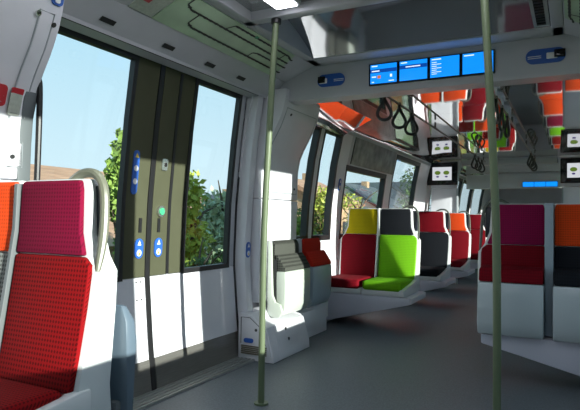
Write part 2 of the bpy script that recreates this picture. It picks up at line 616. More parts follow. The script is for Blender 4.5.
def console(side, y0, y1, zlow, label, ylow0=None):
    c = empty('wall_fairing', (mx(-2.3, side), (y0 + y1) / 2, 0))
    tag(c, label, 'fairing', 'white fairings beside the doors')
    strip('upper_body', CONS, side, y0, y1, 1.26, 2.13, 0, .25, WHITE, c, step=.06, r=.012)
    strip('lower_body', CONS, side, ylow0 or y0, y1, zlow, 1.255, 0, .16, WHITE, c, r=.008)
    # access hatch on the face
    strip('hatch', CONS, side, max(y0, ylow0 or y0) + .06, y1 - .05, 1.32, 1.98, .006, .02, WHITE, c, step=.05, r=.003)
    ha, hb = max(y0, ylow0 or y0) + .056, y1 - .046
    zs_ = [1.315 + .67 * i / 14 for i in range(15)]
    path = [(mx(CONS(z) + .003, side), ha, z) for z in zs_] + [(mx(CONS(z) + .003, side), hb, z) for z in reversed(zs_)]
    tube('hatch_outline', path, .0035, GREYP, c, seg=6, closed=True)
    for yy, zz in ((max(y0, ylow0 or y0) + .13, 1.94), (y1 - .10, 1.36)):
        decal('hatch_screw', CONS, side, yy, zz, .02, .02, .01, .014, KEYDARK, c, t=.003)
    return c


c_far = console(-1, 3.815, 4.47, .42, 'white bulging wall fairing behind the grey folding seat')
c_near = console(-1, 0.95, 1.70, 0.0, 'pale wall fairing with red alarm sign above the orange headrest', ylow0=1.525)
console(1, 3.815, 4.47, 0.0, 'white wall fairing on the right side beyond the door')

strip('edge_trim', CONS, -1, 1.635, 1.70, 0.0, 1.66, .006, .03, DIVIDER, c_near, r=.004)
# signs on the near fairing
al = decal('alarm_notice', CONS, -1, 1.590, 1.600, .058, .115, .008, .012, PAPER, None, t=.003)
tag(al, 'small printed notice with red heading on the near fairing', 'notice')
decal('red_heading', CONS, -1, 1.590, 1.645, .058, .028, .006, .016, RED, al, t=.003)
bm = bmesh.new()
for i in range(7):
    z = 1.618 - i * .0115
    x = CONS(z) + .0165
    hw = .018 - .004 * (i % 3)
    bm.faces.new([bm.verts.new(p) for p in ((x, 1.590 - hw, z), (x, 1.590 + hw, z), (x, 1.590 + hw, z + .004), (x, 1.590 - hw, z + .004))])
finish('print_lines', bm, mat('print_grey', (0.2, 0.22, 0.2), 0.6), al)
ab = decal('alarm_handle_box', CONS, -1, 1.512, 1.615, .06, .09, .02, .008, RED, None, t=.012)
tag(ab, 'red emergency alarm handle recess at the left picture edge', 'alarm')
decal('recess', CONS, -1, 1.512, 1.615, .036, .054, .012, .019, GREYP, ab, t=.003)
bs = decal('blue_sign', CONS, -1, 1.655, 2.05, .06, .05, .02, .006, BLUE, None, t=.003)
tag(bs, 'small blue pictogram sign high on the near fairing', 'sign')
decal('pictogram', CONS, -1, 1.655, 2.045, .025, .022, .008, .010, STWHITE, bs, t=.002)
lk = decal('fairing_lock', CONS, -1, 1.572, 1.965, .024, .024, .012, .006, CHROME, c_near, t=.006)
decal('keyhole', CONS, -1, 1.572, 1.965, .012, .012, .006, .013, BLACK, lk, t=.003)
# curved black grab strap beside the near fairing
gb_ = tube('grab_bar', [(-2.235, 1.675, 1.70), (-2.195, 1.69, 1.72), (-2.19, 1.705, 1.66), (-2.20, 1.708, 1.2), (-2.21, 1.708, .92), (-2.25, 1.70, .85)], .014, BLACK, None, smooth_path=6)
tag(gb_, 'thin black vertical grab bar between near fairing and door', 'grab bar')

# ------------------------------------------------------------------ ceiling of the door area
for side in (-1, 1):
    cv = empty('trim_%d' % (40 + side), (mx(-2.05, side), 2.7, 2.05))
    tag(cv, 'sloping grey cove above the %s sliding door' % ('left' if side < 0 else 'right'), kind='structure')
    def slab(name, p, q, ya, yb, m_, par, th=.02):
        (xa, za), (xb, zb) = p, q
        n = Vector((zb - za, 0, -(xb - xa))).normalized()       # towards the cabin for the left side
        if n.z > 0: n = -n
        o_ = [(xa - n.x * th, za - n.z * th), (xb - n.x * th, zb - n.z * th)]
        pts = [(mx(xa, side), za), (mx(xb, side), zb), (mx(o_[1][0], side), o_[1][1]), (mx(o_[0][0], side), o_[0][1])]
        return prism(name, pts, 'y', ya, yb, m_, par)
    slab('header_slot', (-2.30, 2.055), (-2.205, 2.075), 1.66, 3.72, LINING, cv)
    slab('header_slot', (-2.225, 2.066), (-2.203, 2.071), 1.0, 3.80, BLACK, cv)
    slab('header_lip', (-2.205, 2.062), (-2.195, 2.085), 1.0, 3.86, LINING, cv)
    fas = slab('cove_fascia', (-2.20, 2.078), (-2.055, 2.185), -1.5, 3.86, LINING, cv)
    slab('cove_upper', (-2.055, 2.187), (-1.80, 2.29), -1.5, 3.86, LINING, cv)
    for yy in (2.02, 2.50, 2.92, 3.30):
        bm = bmesh.new()
        t0, t1 = .25, .42
        A, B = Vector((-2.20, 0, 2.078)), Vector((-2.055, 0, 2.185))
        n = Vector((.107, 0, -.145)).normalized() * .004
        vs = []
        for t, y in ((t0, yy), (t1, yy), (t1, yy + .10), (t0, yy + .10)):
            p = A + (B - A) * t + n
            vs.append(bm.verts.new((mx(p.x, side), y, p.z)))
        bm.faces.new(vs)
        finish('vent_slot', bm, BLACK, fas)

    # route map panel
    mp_ = empty('route_map', (mx(-1.93, side), 2.7, 2.2))
    tag(mp_, 'green route map panel with dark lines above the %s door' % ('left' if side < 0 else 'right'), 'map', 'route maps above the doors')
    A, B = Vector((-2.028, 0, 2.198)), Vector((-1.81, 0, 2.286))
    N = Vector((B.z - A.z, 0, -(B.x - A.x))).normalized()

    def mp(y, t, off):
        y = 3.62 - (3.62 - y) * 1.12
        p = A + (B - A) * t + N * off
        return (mx(p.x, side), y, p.z)

    def mquad(bm, y0, y1, t0, t1, off):
        bm.faces.new([bm.verts.new(mp(*q)) for q in ((y0, t0, off), (y1, t0, off), (y1, t1, off), (y0, t1, off))])
    loft('map_sheet', [[mp(2.43, -.12, 0), mp(3.64, -.12, 0), mp(3.54, 1, 0), mp(2.43, 1, 0)], [mp(2.43, -.12, .006), mp(3.64, -.12, .006), mp(3.54, 1, .006), mp(2.43, 1, .006)]], MAPG, mp_)
    pn = loft('notice_sheet', [[mp(2.27, -.1, 0), mp(2.42, -.1, 0), mp(2.42, .98, 0), mp(2.27, .98, 0)], [mp(2.27, -.1, .006), mp(2.42, -.1, .006), mp(2.42, .98, .006), mp(2.27, .98, .006)]], PAPER, mp_)
    bm = bmesh.new(); mquad(bm, 2.29, 2.33, .25, .7, .009); finish('red_print', bm, RED, pn)

    def line(path):
        bm = bmesh.new()
        for (ya, ta), (yb_, tb) in zip(path[:-1], path[1:]):
            if abs(yb_ - ya) > abs(tb - ta) * .25:
                w = .028
                bm.faces.new([bm.verts.new(mp(*q)) for q in ((ya, ta - w, .009), (yb_, tb - w, .009), (yb_, tb + w, .009), (ya, ta + w, .009))])
            else:
                bm.faces.new([bm.verts.new(mp(*q)) for q in ((ya - .005, ta, .009), (ya + .005, ta, .009), (yb_ + .005, tb, .009), (yb_ - .005, tb, .009))])
            L = abs(yb_ - ya)
            k = int(L / .045)
            for i in range(k):
                y = ya + (yb_ - ya) * (i + .5) / k
                t = ta + (tb - ta) * (i + .5) / k
                mquad(bm, y - .011, y + .011, t - .035, t + .035, .0098)
        finish('route_line', bm, MAPL, mp_)
    line([(2.50, .95), (2.50, .74), (2.55, .64), (3.58, .62)])
    line([(2.62, .60), (2.62, .26), (2.67, .17), (3.64, .15)])
    line([(2.85, .66), (2.88, .88), (3.50, .88), (3.55, .80), (3.58, .80)])
    line([(3.22, .15), (3.22, .36), (3.26, .42), (3.62, .42)])
    line([(3.46, .62), (3.46, .86)])
    bm = bmesh.new(); mquad(bm, 3.08, 3.11, .86, .95, .010); finish('map_symbol', bm, GREENB, mp_)

ceil = empty('ceiling', (CX, 3, 2.3))
tag(ceil, 'pale framed ceiling with glossy grey panels', kind='structure')
XL, XR = -1.80, -.06
for (x0, x1, y0, y1) in ((XL, XL + .07, -2.4, 3.86), (XR - .07, XR, -2.4, 3.86), (XL, XR, 2.80, 2.88), (XL, XR, 3.69, 3.88), (XL, XR, .9, .98)):
    box('ceiling_frame', x0, x1, y0, y1, 2.285, 2.52, FRAMEG, ceil, r=.008)
for (y0, y1) in ((-2.4, .9), (.98, 2.80), (2.88, 3.70)):
    rings = []
    for i in range(13):
        t = i / 12
        y = y0 + (y1 - y0) * t
        z = 2.485 - .195 * t ** 2.2 if y1 - y0 < 1 else 2.40 - .06 * t
        rings.append([(XL + .06, y, z), (XR - .06, y, z), (XR - .06, y, z + .02), (XL + .06, y, z + .02)])
    loft('ceiling_panel', rings, GLOSSC, ceil)
# dark vent grille in the panel on the right
vg = box('vent_grille', -.225, -.135, 2.90, 3.685, 2.296, 2.312, GREYP, ceil)
for i in range(14):
    box('slat', -.205, -.155, 3.0 + i * .046, 3.03 + i * .046, 2.289, 2.297, BLACK, vg)

LAMP = emis('lamp_diffuser', 'F4F6FF', 7.5)
for x0, x1, lb in ((-1.52, -1.39, 'left'), (-.47, -.34, 'right')):
    lt = empty('ceiling_light', ((x0 + x1) / 2, 1.9, 2.30))
    tag(lt, 'long white ceiling light strip on the %s side of the doorway ceiling' % lb, 'ceiling light', 'ceiling light strips')
    box('light_housing', x0 - .015, x1 + .015, 1.02, 2.76, 2.305, 2.335, FRAMEG, lt, r=.006)
    box('diffuser', x0, x1, 1.04, 2.74, 2.298, 2.306, LAMP, lt)

# ------------------------------------------------------------------ transverse beam with screens
BY = 3.88
beam = empty('display_beam', (CX, BY, 2.04))
tag(beam, 'grey overhead crossbeam carrying a row of blue screens', 'beam')
loft('beam_body', [[(x, BY, 2.035), (x, BY - .012, 2.06), (x, BY - .02, 2.30), (x, BY + .16, 2.30), (x, BY + .16, 2.035)] for x in (-2.26, -1.80, CX, -.06, .40)], FRAMEG, beam)
for i in range(4):
    xa = -1.352 + i * .2195
    sc_ = box('screen', xa, xa + .2195, BY - .03, BY, 2.085, 2.245, BLACKG, beam)
    x0, x1, z0, z1 = xa + .012, xa + .2095, 2.096, 2.236
    box('screen_face', x0, x1, BY - .033, BY - .029, z0, z1, SCREENB, sc_)
    bm = bmesh.new()
    def sq(a, b, c, d, yy=-.0345):
        bm.faces.new([bm.verts.new(p) for p in ((a, BY + yy, c), (b, BY + yy, c), (b, BY + yy, d), (a, BY + yy, d))])
    if i < 2:
        zt = z0 + (.078 if i == 0 else .083)
        sq(x0, x1, zt, zt + .027)
        finish('title_band', bm, SCREEND, sc_)
        bm = bmesh.new()
        sq(x0 + .01, x0 + .055, z1 - .016, z1 - .009, -.036)
        if i == 0:
            sq(x0 + .012, x0 + .07, zt + .009, zt + .017, -.036); sq(x0 + .012, x0 + .045, z0 + .045, z0 + .053, -.036)
            sq(x0 + .012, x0 + .03, z0 + .008, z0 + .014, -.036); sq(x0 + .14, x0 + .18, z0 + .010, z0 + .016, -.036); sq(x0 + .15, x0 + .165, z0 + .04, z0 + .06, -.036)
        else:
            sq(x0 + .045, x0 + .15, zt + .010, zt + .017, -.036)
        finish('text_lines', bm, SCREENW, sc_)
        if i == 0:
            bm = bmesh.new(); sq(x0 + .055, x0 + .08, z0 + .035, z0 + .058, -.036); finish('screen_symbol', bm, SCREENO, sc_)
    else:
        sq(x0 + .01, x0 + .075, z1 - .018, z1 - .011)
        if i == 2:
            for k in range(7): sq(x0 + .01, x0 + .045 + .016 * ((k * 2) % 4), z1 - .037 - k * .0135, z1 - .033 - k * .0135)
        finish('text_lines', bm, SCREENW, sc_)
# oval camera signs on the beam
for xc, flip, wd, lb in ((-1.66, -1, .225, 'blue oval camera sign at the left end of the screen beam'), (-.168, 1, .235, 'blue oval camera sign at the right end of the screen beam')):
    ov = decal_y('camera_sign', xc, 2.163, wd, .095, .047, BY - .026, BLUE, None, t=.008)
    tag(ov, lb, 'sign', 'camera signs on the beam')
    dm = .05 * flip
    box('camera_white', xc + dm - .045, xc + dm + .02, BY - .034, BY - .025, 2.14, 2.18, STWHITE, ov, r=.006)
    box('camera_lens', xc + dm + .0 if flip > 0 else xc + dm - .055, xc + dm + .065 if flip > 0 else xc + dm + .005, BY - .04, BY - .025, 2.145, 2.195, BLACKG, ov, r=.005)
    bm = bmesh.new()
    xt = xc - dm * 1.3
    for k in range(2):
        z = 2.162 - k * .012
        bm.faces.new([bm.verts.new(p) for p in ((xt - .04, BY - .0268, z), (xt + .04, BY - .0268, z), (xt + .04, BY - .0268, z + .005), (xt - .04, BY - .0268, z + .005))])
    finish('sign_print', bm, STWHITE, ov)

# ------------------------------------------------------------------ polished ceiling beyond the beam
rc = empty('ceiling_rear', (CX, 7, 2.15))
rc['kind'] = 'structure'; rc['label'] = 'mirror-like polished ceiling over the seats'
ys = [4.03, 5.55, 6.95, 8.35, 9.72, 11.3, 12.9, 14.6, 16.3, 18.9]
half0 = [(-1.31, 2.006), (-.985, 2.162), (0, 2.166)]
half1 = [(-1.34, 2.09), (-1.26, 2.142), (-1.15, 2.154), (-.9, 2.158), (0, 2.158)]
for y0, y1 in zip(ys[:-1], ys[1:]):
    bm = bmesh.new()
    half = half0 if y0 < 5 else half1
    sect = half + [(-x, z) for x, z in reversed(half[:-1])]
    drop = (.004, -.004) if y0 < 8 else (0, 0)
    lo = [[bm.verts.new((CX + x, y, z + dz)) for x, z in sect] for y, dz in ((y0 + .004, drop[0]), (y1 - .004, drop[1]))]
    hi = [[bm.verts.new((CX + x, y, z + dz + .02)) for x, z in sect] for y, dz in ((y0 + .004, drop[0]), (y1 - .004, drop[1]))]
    n = len(sect)
    for i in range(n - 1):
        bm.faces.new((lo[0][i], lo[0][i + 1], lo[1][i + 1], lo[1][i]))
        bm.faces.new((hi[0][i], hi[0][i + 1], hi[1][i + 1], hi[1][i]))
        for j in (0, 1):
            bm.faces.new((lo[j][i], lo[j][i + 1], hi[j][i + 1], hi[j][i]))
    for i in (0, n - 1):
        bm.faces.new((lo[0][i], lo[1][i], hi[1][i], hi[0][i]))
    finish('ceiling_panel', bm, MIRRORC, rc, smooth=y0 > 5)
# dark joint rails where ceiling meets the side lining
for side in (-1, 1):
    box('edge_rail', mx(-2.285, side), mx(-2.255, side), 4.04, 18.9, 2.055, 2.09, GREYP, rc)

# ------------------------------------------------------------------ grab poles
for x, top, lb in ((-1.648, -1.580, 'olive green grab pole in front of the left sliding door'), (-.335, -.405, 'olive green grab pole in front of the plum folding seat')):
    p = empty('grab_pole', (x, 2.84, 0))
    tag(p, lb, 'pole', 'grab poles in the doorway')
    tube('pole_tube', [(x, 2.84, 0.0), (x, 2.84, .55), (x + (top - x) * .10, 2.84, 1.1), (x + (top - x) * .55, 2.84, 1.75), (top, 2.84, 2.30)], .0195, POLEM, p, seg=16, smooth_path=6)
    tube('ceiling_flange', [(top, 2.84, 2.258), (top, 2.84, 2.29)], .030, BLACK, p, seg=16)
    tube('floor_flange', [(x, 2.84, 0.0), (x, 2.84, .012)], .042, POLEM, p, seg=16)

# ------------------------------------------------------------------ strap rails and hanging straps
STRAPM = mat('black_strap', (0.015, 0.015, 0.016), 0.35)
RAILM = mat('rail_metal', (0.10, 0.10, 0.10), 0.3, metal=0.6)


def strap_loop(x, y, z, tilt, label, grp):
    e = empty('hanging_strap', (x, y, z))
    tag(e, label, 'strap', grp)
    c, s = math.cos(tilt), math.sin(tilt)
    pts = []
    for (u, w) in ((0, 0), (.018, -.030), (.047, -.085), (.053, -.118), (.036, -.148), (0, -.160), (-.036, -.148), (-.053, -.118), (-.047, -.085), (-.018, -.030)):
        pts.append((x + u * c, y + u * s, z - .035 + w))
    tube('grip_ring', pts, .0135, STRAPM, e, seg=8, smooth_path=4, closed=True)
    tube('strap_clamp', [(x, y, z + .02), (x, y, z - .04)], .014, STRAPM, e, seg=10)
    return e


for x, ya, yb_, nm in ((-1.325, 4.06, 9.6, 'left'), (-.56, 4.06, 9.6, 'right')):
    r_ = empty('strap_rail', (x, 6.8, 2.07))
    tag(r_, 'thin dark metal rail under the polished ceiling, %s of the aisle' % nm, 'rail', 'strap rails')
    tube('rail_tube', [(x, ya, 2.08), (x, yb_, 2.08)], .010, RAILM, r_, seg=8)
    for y in (4.10, 5.9, 7.7, 9.4):
        tube('rail_bracket', [(x, y, 2.08), (x, y, 2.146)], .010, RAILM, r_, seg=8)
words = {-1.325: ('leftmost of the three strap rings near the blue screens', 'middle one of the three strap rings near the blue screens', 'rightmost of the three strap rings near the blue screens')}
for y, lb in zip((4.14, 4.55, 4.94), words[-1.325]):
    strap_loop(-1.325, y, 2.075, .25, 'black teardrop hanging strap, ' + lb, 'hanging straps on the left rail')
for y, lb in zip((4.62, 5.02, 5.42), ('nearest', 'second', 'third')):
    strap_loop(-.56, y, 2.075, 1.35, 'black hanging strap seen edge-on beside the right pole, %s of three' % lb, 'hanging straps on the right rail')
for x in (-1.325, -.56):
    for y, lb in zip((8.5, 8.85, 9.2), ('nearest', 'second', 'third')):
        strap_loop(x, y, 2.075, .8, 'small far black hanging strap on the %s rail before the monitors, %s of three' % ('left' if x < -1 else 'right', lb), 'far hanging straps')

# ------------------------------------------------------------------ seats
HANDLE_SHADE = mat('olive_handle_shaded', (0.10, 0.11, 0.09), 0.35)  # darker copy of the olive handle for seats out of sun, shade in the colour
LINER = mat('dark_blue_liner', (0.02, 0.025, 0.035), 0.4)


def yf(z):        # front surface of the backrest, leaning back
    return -.095 + .095 * min(1, max(0, (z - .45) / .62)) ** .9


def back_fabric(name, levels, material, e, ox, oy):
    rings = []
    for z, xl, xr in levels:
        rings.append([(ox + xl, oy + yf(z), z), (ox + xr, oy + yf(z), z), (ox + xr, oy + yf(z) + .045, z), (ox + xl, oy + yf(z) + .045, z)])
    return loft(name, rings, material, e, r=.011, seg=2)


def make_seat(X, Y, s, label, head, body, cush=None, fold=False, group='fabric seats facing the camera', handle=True):
    """seat facing -Y; s=+1: outer (cut) side towards +X; head and body are the two fabrics"""
    cush = cush or body
    e = empty('folding_seat' if fold else 'train_seat', (X, Y, 0))
    tag(e, label, 'seat', group)
    hw = .205
    def lv(rows):
        out = []
        for z, inner, outer in rows:
            a, b = -inner, outer
            if s < 0: a, b = -outer, inner
            out.append((z, a, b))
        return out
    back_fabric('headrest', lv([(.937, hw - .004, .172), (1.02, hw - .004, .140), (1.18, hw - .004, .132), (1.218, hw - .012, .125)]), head, e, X, Y)
    zb = .46
    back_fabric('backrest', lv([(zb, hw - .004, hw - .005), (.60, hw - .004, hw + .002), (.75, hw - .004, hw + .006), (.875, hw - .004, hw + .006), (.905, hw - .004, hw), (.933, hw - .004, .174)]), body, e, X, Y)
    # shell
    rings = []
    for z, inner, outer in [(.337, hw, hw + .020), (.46, hw, hw + .020), (.75, hw, hw + .028), (.88, hw, hw + .028), (.935, hw, .192), (1.02, hw, .160), (1.18, hw, .150), (1.224, hw, .140)]:
        a, b = (-inner, outer) if s > 0 else (-outer, inner)
        dback = .175 - .10 * min(1, max(0, (z - .33) / .9))
        f0 = Y + yf(z) + .020
        bk = Y + yf(z) + .020 + dback
        rings.append([(X + a, f0, z), (X + b, f0, z), (X + b * .97, bk, z), (X + a, bk, z)])
    loft('shell', rings, SHELL, e, r=.012, seg=2)
    # grab handle round the shoulder
    if handle:
        pts = [(X + s * .02, Y + .055, 1.212), (X + s * .08, Y + .055, 1.245), (X + s * .15, Y + .055, 1.242), (X + s * .195, Y + .052, 1.195), (X + s * .212, Y + .045, 1.10), (X + s * .218, Y + .03, .98), (X + s * .222, Y + .0, .86)]
        tube('grab_handle', pts, [(.018 if Y < 3 else .011)] * 30 + [(.018 if Y < 3 else .011) * q for q in (.95, .9, .85, .75, .65, .5, .35)], HANDLE if Y < 3 else HANDLE_SHADE, e, seg=10, smooth_path=6)
        a0, a1 = sorted((X + s * .13, X + s * .195))
        box('rear_liner', a0, a1, Y + .062, Y + .085, .98, 1.20, LINER, e, r=.008)
    if not fold:
        bm = bmesh.new()
        add_box(bm, X - hw, X + hw, Y - .58, Y - .10, .385, .485, .035, 3)
        finish('cushion', bm, cush, e)
        box('seat_pan', X - hw - .012, X + hw + .012, Y - .56, Y - .02, .335, .40, SHELL, e, r=.012)
        o0, o1 = sorted((X + s * (hw - .02), X + s * (hw + .030)))
        prism('side_cheek', [(Y - .60, .345), (Y - .60, .40), (Y - .50, .42), (Y - .20, .455), (Y - .06, .47), (Y - .02, .47), (Y - .02, .335), (Y - .55, .335)], 'x', o0, o1, SHELL, e, r=.008)
    else:
        # tip-up seat in the raised position: fabric edge on top, smooth shell below
        loft('tip_up_shell', [[(X - hw, Y - .215, .335), (X + hw, Y - .215, .335), (X + hw, Y - .10, .335), (X - hw, Y - .10, .335)],
                              [(X - hw, Y - .245, .42), (X + hw, Y - .245, .42), (X + hw, Y - .11, .42), (X - hw, Y - .11, .42)],
                              [(X - hw, Y - .225, .60), (X + hw, Y - .225, .60), (X + hw, Y - .09, .60), (X - hw, Y - .09, .60)],
                              [(X - hw, Y - .205, .685), (X + hw, Y - .205, .685), (X + hw, Y - .07, .685), (X - hw, Y - .07, .685)]], BLUEGREY if fold == 'grey' else FOLDSH, e, r=.012)
        loft('tip_up_cushion', [[(X - hw + .004, Y - .20, .688), (X + hw - .004, Y - .20, .688), (X + hw - .004, Y - .07, .688), (X - hw + .004, Y - .07, .688)],
                                [(X - hw + .004, Y - .175, .775), (X + hw - .004, Y - .175, .775), (X + hw - .004, Y - .055, .795), (X - hw + .004, Y - .055, .795)]], cush, e, r=.012)
    return e


FOLDSH = mat('tip_up_shell_grey', (0.46, 0.52, 0.54), 0.3)
PX_A, PX_W = -1.715, -2.155           # aisle and window seat centres on the left


def left_pair(Y, aisle, window):
    """aisle / window: (label, head, body)"""
    ax, wx = (-1.760, -2.190) if Y < 3 else (PX_A, PX_W)
    a_ = make_seat(ax, Y, 1, *aisle)
    b_ = make_seat(wx, Y, -1, *window, handle=False)
    if Y < 3:
        a_.location.z += .016; b_.location.z += .016
    dv = prism('seat_divider', [(Y - .11, .41), (Y - .11, .46), (Y - .055, .80), (Y - .018, 1.05), (Y - .012, 1.225), (Y + .06, 1.225), (Y + .04, .41)], 'x', (ax + wx) / 2 - .0105, (ax + wx) / 2 + .0105, DIVIDER if Y < 3 else SHELL, None, r=.004)
    return dv


def bracket(name, x_out, x_wall, Y, label, z_top=.333):
    s_ = 1 if x_wall > x_out else -1
    zt = z_top
    pts = [(x_out, zt), (x_out, zt - .065), (x_wall - s_ * .065, .03), (x_wall - s_ * .035, zt)]
    o = prism(name, pts, 'y', Y - .56, Y + .06, LILAC, None, r=.008)
    tag(o, label, 'seat bracket', 'wall brackets under the seats')
    box('bracket_cap', x_out - s_ * .012, x_out + s_ * .004, Y - .55, Y + .05, zt - .06, zt - .004, WHITE, o, r=.004)
    return o


dv = left_pair(1.45, ('foreground train seat with magenta headrest and red dotted backrest', F_MAGENTA, F_RED),
               ('foreground seat at the left picture edge with orange headrest and grey backrest', F_ORANGE, F_GREY))
tag(dv, 'grey upright divider between the magenta and orange foreground headrests', 'divider')
bracket('seat_bracket', -1.56, -2.40, 1.45, 'lilac wall bracket under the red foreground seat')

dv = left_pair(5.88, ('train seat with black headrest and lime green backrest and cushion', F_BLACK, F_GREEN),
               ('train seat with yellow headrest and dark red backrest by the window', F_YELLOW, F_CRIMSON))
tag(dv, 'white upright divider between the yellow and black headrests', 'divider')
bracket('seat_bracket', -1.43, -2.42, 5.88, 'lilac wall bracket under the red and green seats')

dv = left_pair(7.55, ('train seat with dark red headrest and charcoal backrest behind the green seat', F_CRIMSON, F_BLACK),
               ('orange window seat hidden behind the black headrest', F_ORANGE, F_ORANGE))
tag(dv, 'white upright divider beside the dark red headrest', 'divider')
bracket('seat_bracket', -1.43, -2.42, 7.55, 'lilac wall bracket under the charcoal seat')

dv = left_pair(9.15, ('far train seat with orange headrest and crimson backrest on the left of the aisle', F_ORANGE, F_CRIMSON),
               ('far orange window seat on the left', F_ORANGE, F_ORANGE))
tag(dv, 'white upright divider beside the far orange headrest', 'divider')
bracket('seat_bracket', -1.43, -2.42, 9.15, 'lilac wall bracket under the far crimson seat')

# right side, nearest pair: tip-up seats
RX_A, RX_W, RY = -.385, .078, 4.14
make_seat(RX_A, RY, -1, 'tip-up seat with plum headrest and dark red backrest on the right', F_PURPLE, F_CRIMSON, None, True)
make_seat(RX_W, RY, 1, 'tip-up seat with orange headrest and charcoal backrest at the right edge', F_ORANGE, F_BLACK, None, True, handle=False)
dv = box('seat_divider', (RX_A + RX_W) / 2 - .027, (RX_A + RX_W) / 2 + .027, RY - .10, RY + .05, .34, 1.225, BLUEGREY, None, r=.006)
tag(dv, 'pale upright divider between the plum and orange tip-up seats', 'divider')
rb = prism('seat_bracket', [(-.575, .325), (-.575, .262), (.40, .03), (.40, .335)], 'y', RY - .16, RY + .35, LILAC, None, r=.008)
tag(rb, 'lilac sloping wall bracket under the right tip-up seats', 'seat bracket', 'wall brackets under the seats')
# right side, further rows (seen in the polished ceiling)
R2A, R2W = -.385, .06
for Y, a, b in ((5.88, ('right aisle seat with magenta headrest and orange backrest behind the tip-up seats', F_MAGENTA, F_ORANGE), ('right window seat with black headrest and green backrest', F_BLACK, F_GREEN)),
                (7.55, ('second right aisle seat with orange headrest and red backrest', F_ORANGE, F_RED), ('second right window seat with magenta headrest and red backrest', F_MAGENTA, F_RED)),
                (9.15, ('far right aisle seat with crimson headrest and orange backrest', F_CRIMSON, F_ORANGE), ('far right window seat with green backrest', F_ORANGE, F_GREEN))):
    make_seat(R2A, Y, -1, *a)
    make_seat(R2W, Y, 1, *b, handle=False)
    o = prism('seat_bracket', [(-.62, .333), (-.62, .27), (.485, .03), (.51, .333)], 'y', Y - .56, Y + .06, LILAC, None, r=.008)
    tag(o, 'lilac wall bracket under the %s' % a[0].split(' with')[0], 'seat bracket', 'wall brackets under the seats')
# rows beyond the monitors
FAR = (('first', 11.0, (F_CRIMSON, F_CRIMSON), (F_ORANGE, F_ORANGE), (F_ORANGE, F_ORANGE), (F_RED, F_RED)),
       ('second', 12.3, (F_ORANGE, F_ORANGE), (F_RED, F_CRIMSON), (F_MAGENTA, F_MAGENTA), (F_GREEN, F_GREEN)),
       ('third', 13.6, (F_RED, F_ORANGE), (F_GREEN, F_GREEN), (F_GREEN, F_GREEN), (F_ORANGE, F_ORANGE)),
       ('fourth', 15.1, (F_GREEN, F_GREEN), (F_ORANGE, F_RED), (F_RED, F_RED), (F_MAGENTA, F_MAGENTA)),
       ('fifth', 16.6, (F_RED, F_RED), (F_YELLOW, F_GREEN), (F_ORANGE, F_ORANGE), (F_CRIMSON, F_RED)))
for w_, Y, la, lw, ra, rw in FAR:
    bracket('seat_bracket', -1.43, -2.42, Y, 'tiny distant left seat bracket in the %s row beyond the monitors' % w_)
    bracket('seat_bracket', -.62, .53, Y, 'tiny distant right seat bracket in the %s row beyond the monitors' % w_)
    for x_, s_, (h_, b_), nm in ((PX_A, 1, la, 'left aisle'), (PX_W, -1, lw, 'left window'), (R2A, -1, ra, 'right aisle'), (R2W, 1, rw, 'right window')):
        make_seat(x_, Y, s_, 'distant %s seat in the %s row beyond the monitors' % (nm, w_), h_, b_, handle=nm.endswith('aisle'))

# tip-up seat on the rear of the foreground seat
fs = empty('folding_seat', (-1.77, 1.66, 0))
tag(fs, 'blue-grey folded tip-up seat fixed behind the red foreground seat', 'seat')
loft('tip_up_shell', [[(-1.99, 1.575, .10), (-1.50, 1.575, .10), (-1.50, 1.605, .10), (-1.99, 1.625, .10)],
                      [(-1.99, 1.58, .42), (-1.50, 1.58, .42), (-1.50, 1.62, .42), (-1.99, 1.62, .42)],
                      [(-1.99, 1.57, .62), (-1.50, 1.57, .62), (-1.50, 1.63, .62), (-1.99, 1.63, .62)],
                      [(-1.985, 1.57, .70), (-1.505, 1.57, .70), (-1.505, 1.622, .70), (-1.985, 1.622, .70)],
                      [(-1.975, 1.57, .76), (-1.53, 1.57, .76), (-1.53, 1.60, .76), (-1.975, 1.60, .76)]], mat('blue_grey_shell_shaded', (0.11, 0.15, 0.19), 0.35), fs, r=.012)  # blue-grey plastic darkened: the shadow behind the seat is put into its colour
box('hinge', -1.98, -1.53, 1.553, 1.585, .30, .40, DIVIDER, fs, r=.01)

# ------------------------------------------------------------------ folding seats on the left wall (facing the aisle)
GREYFAB = F_GREY
FOLD_LIGHT = mat('fold_shell_pale_green', (0.46, 0.50, 0.44), 0.3)


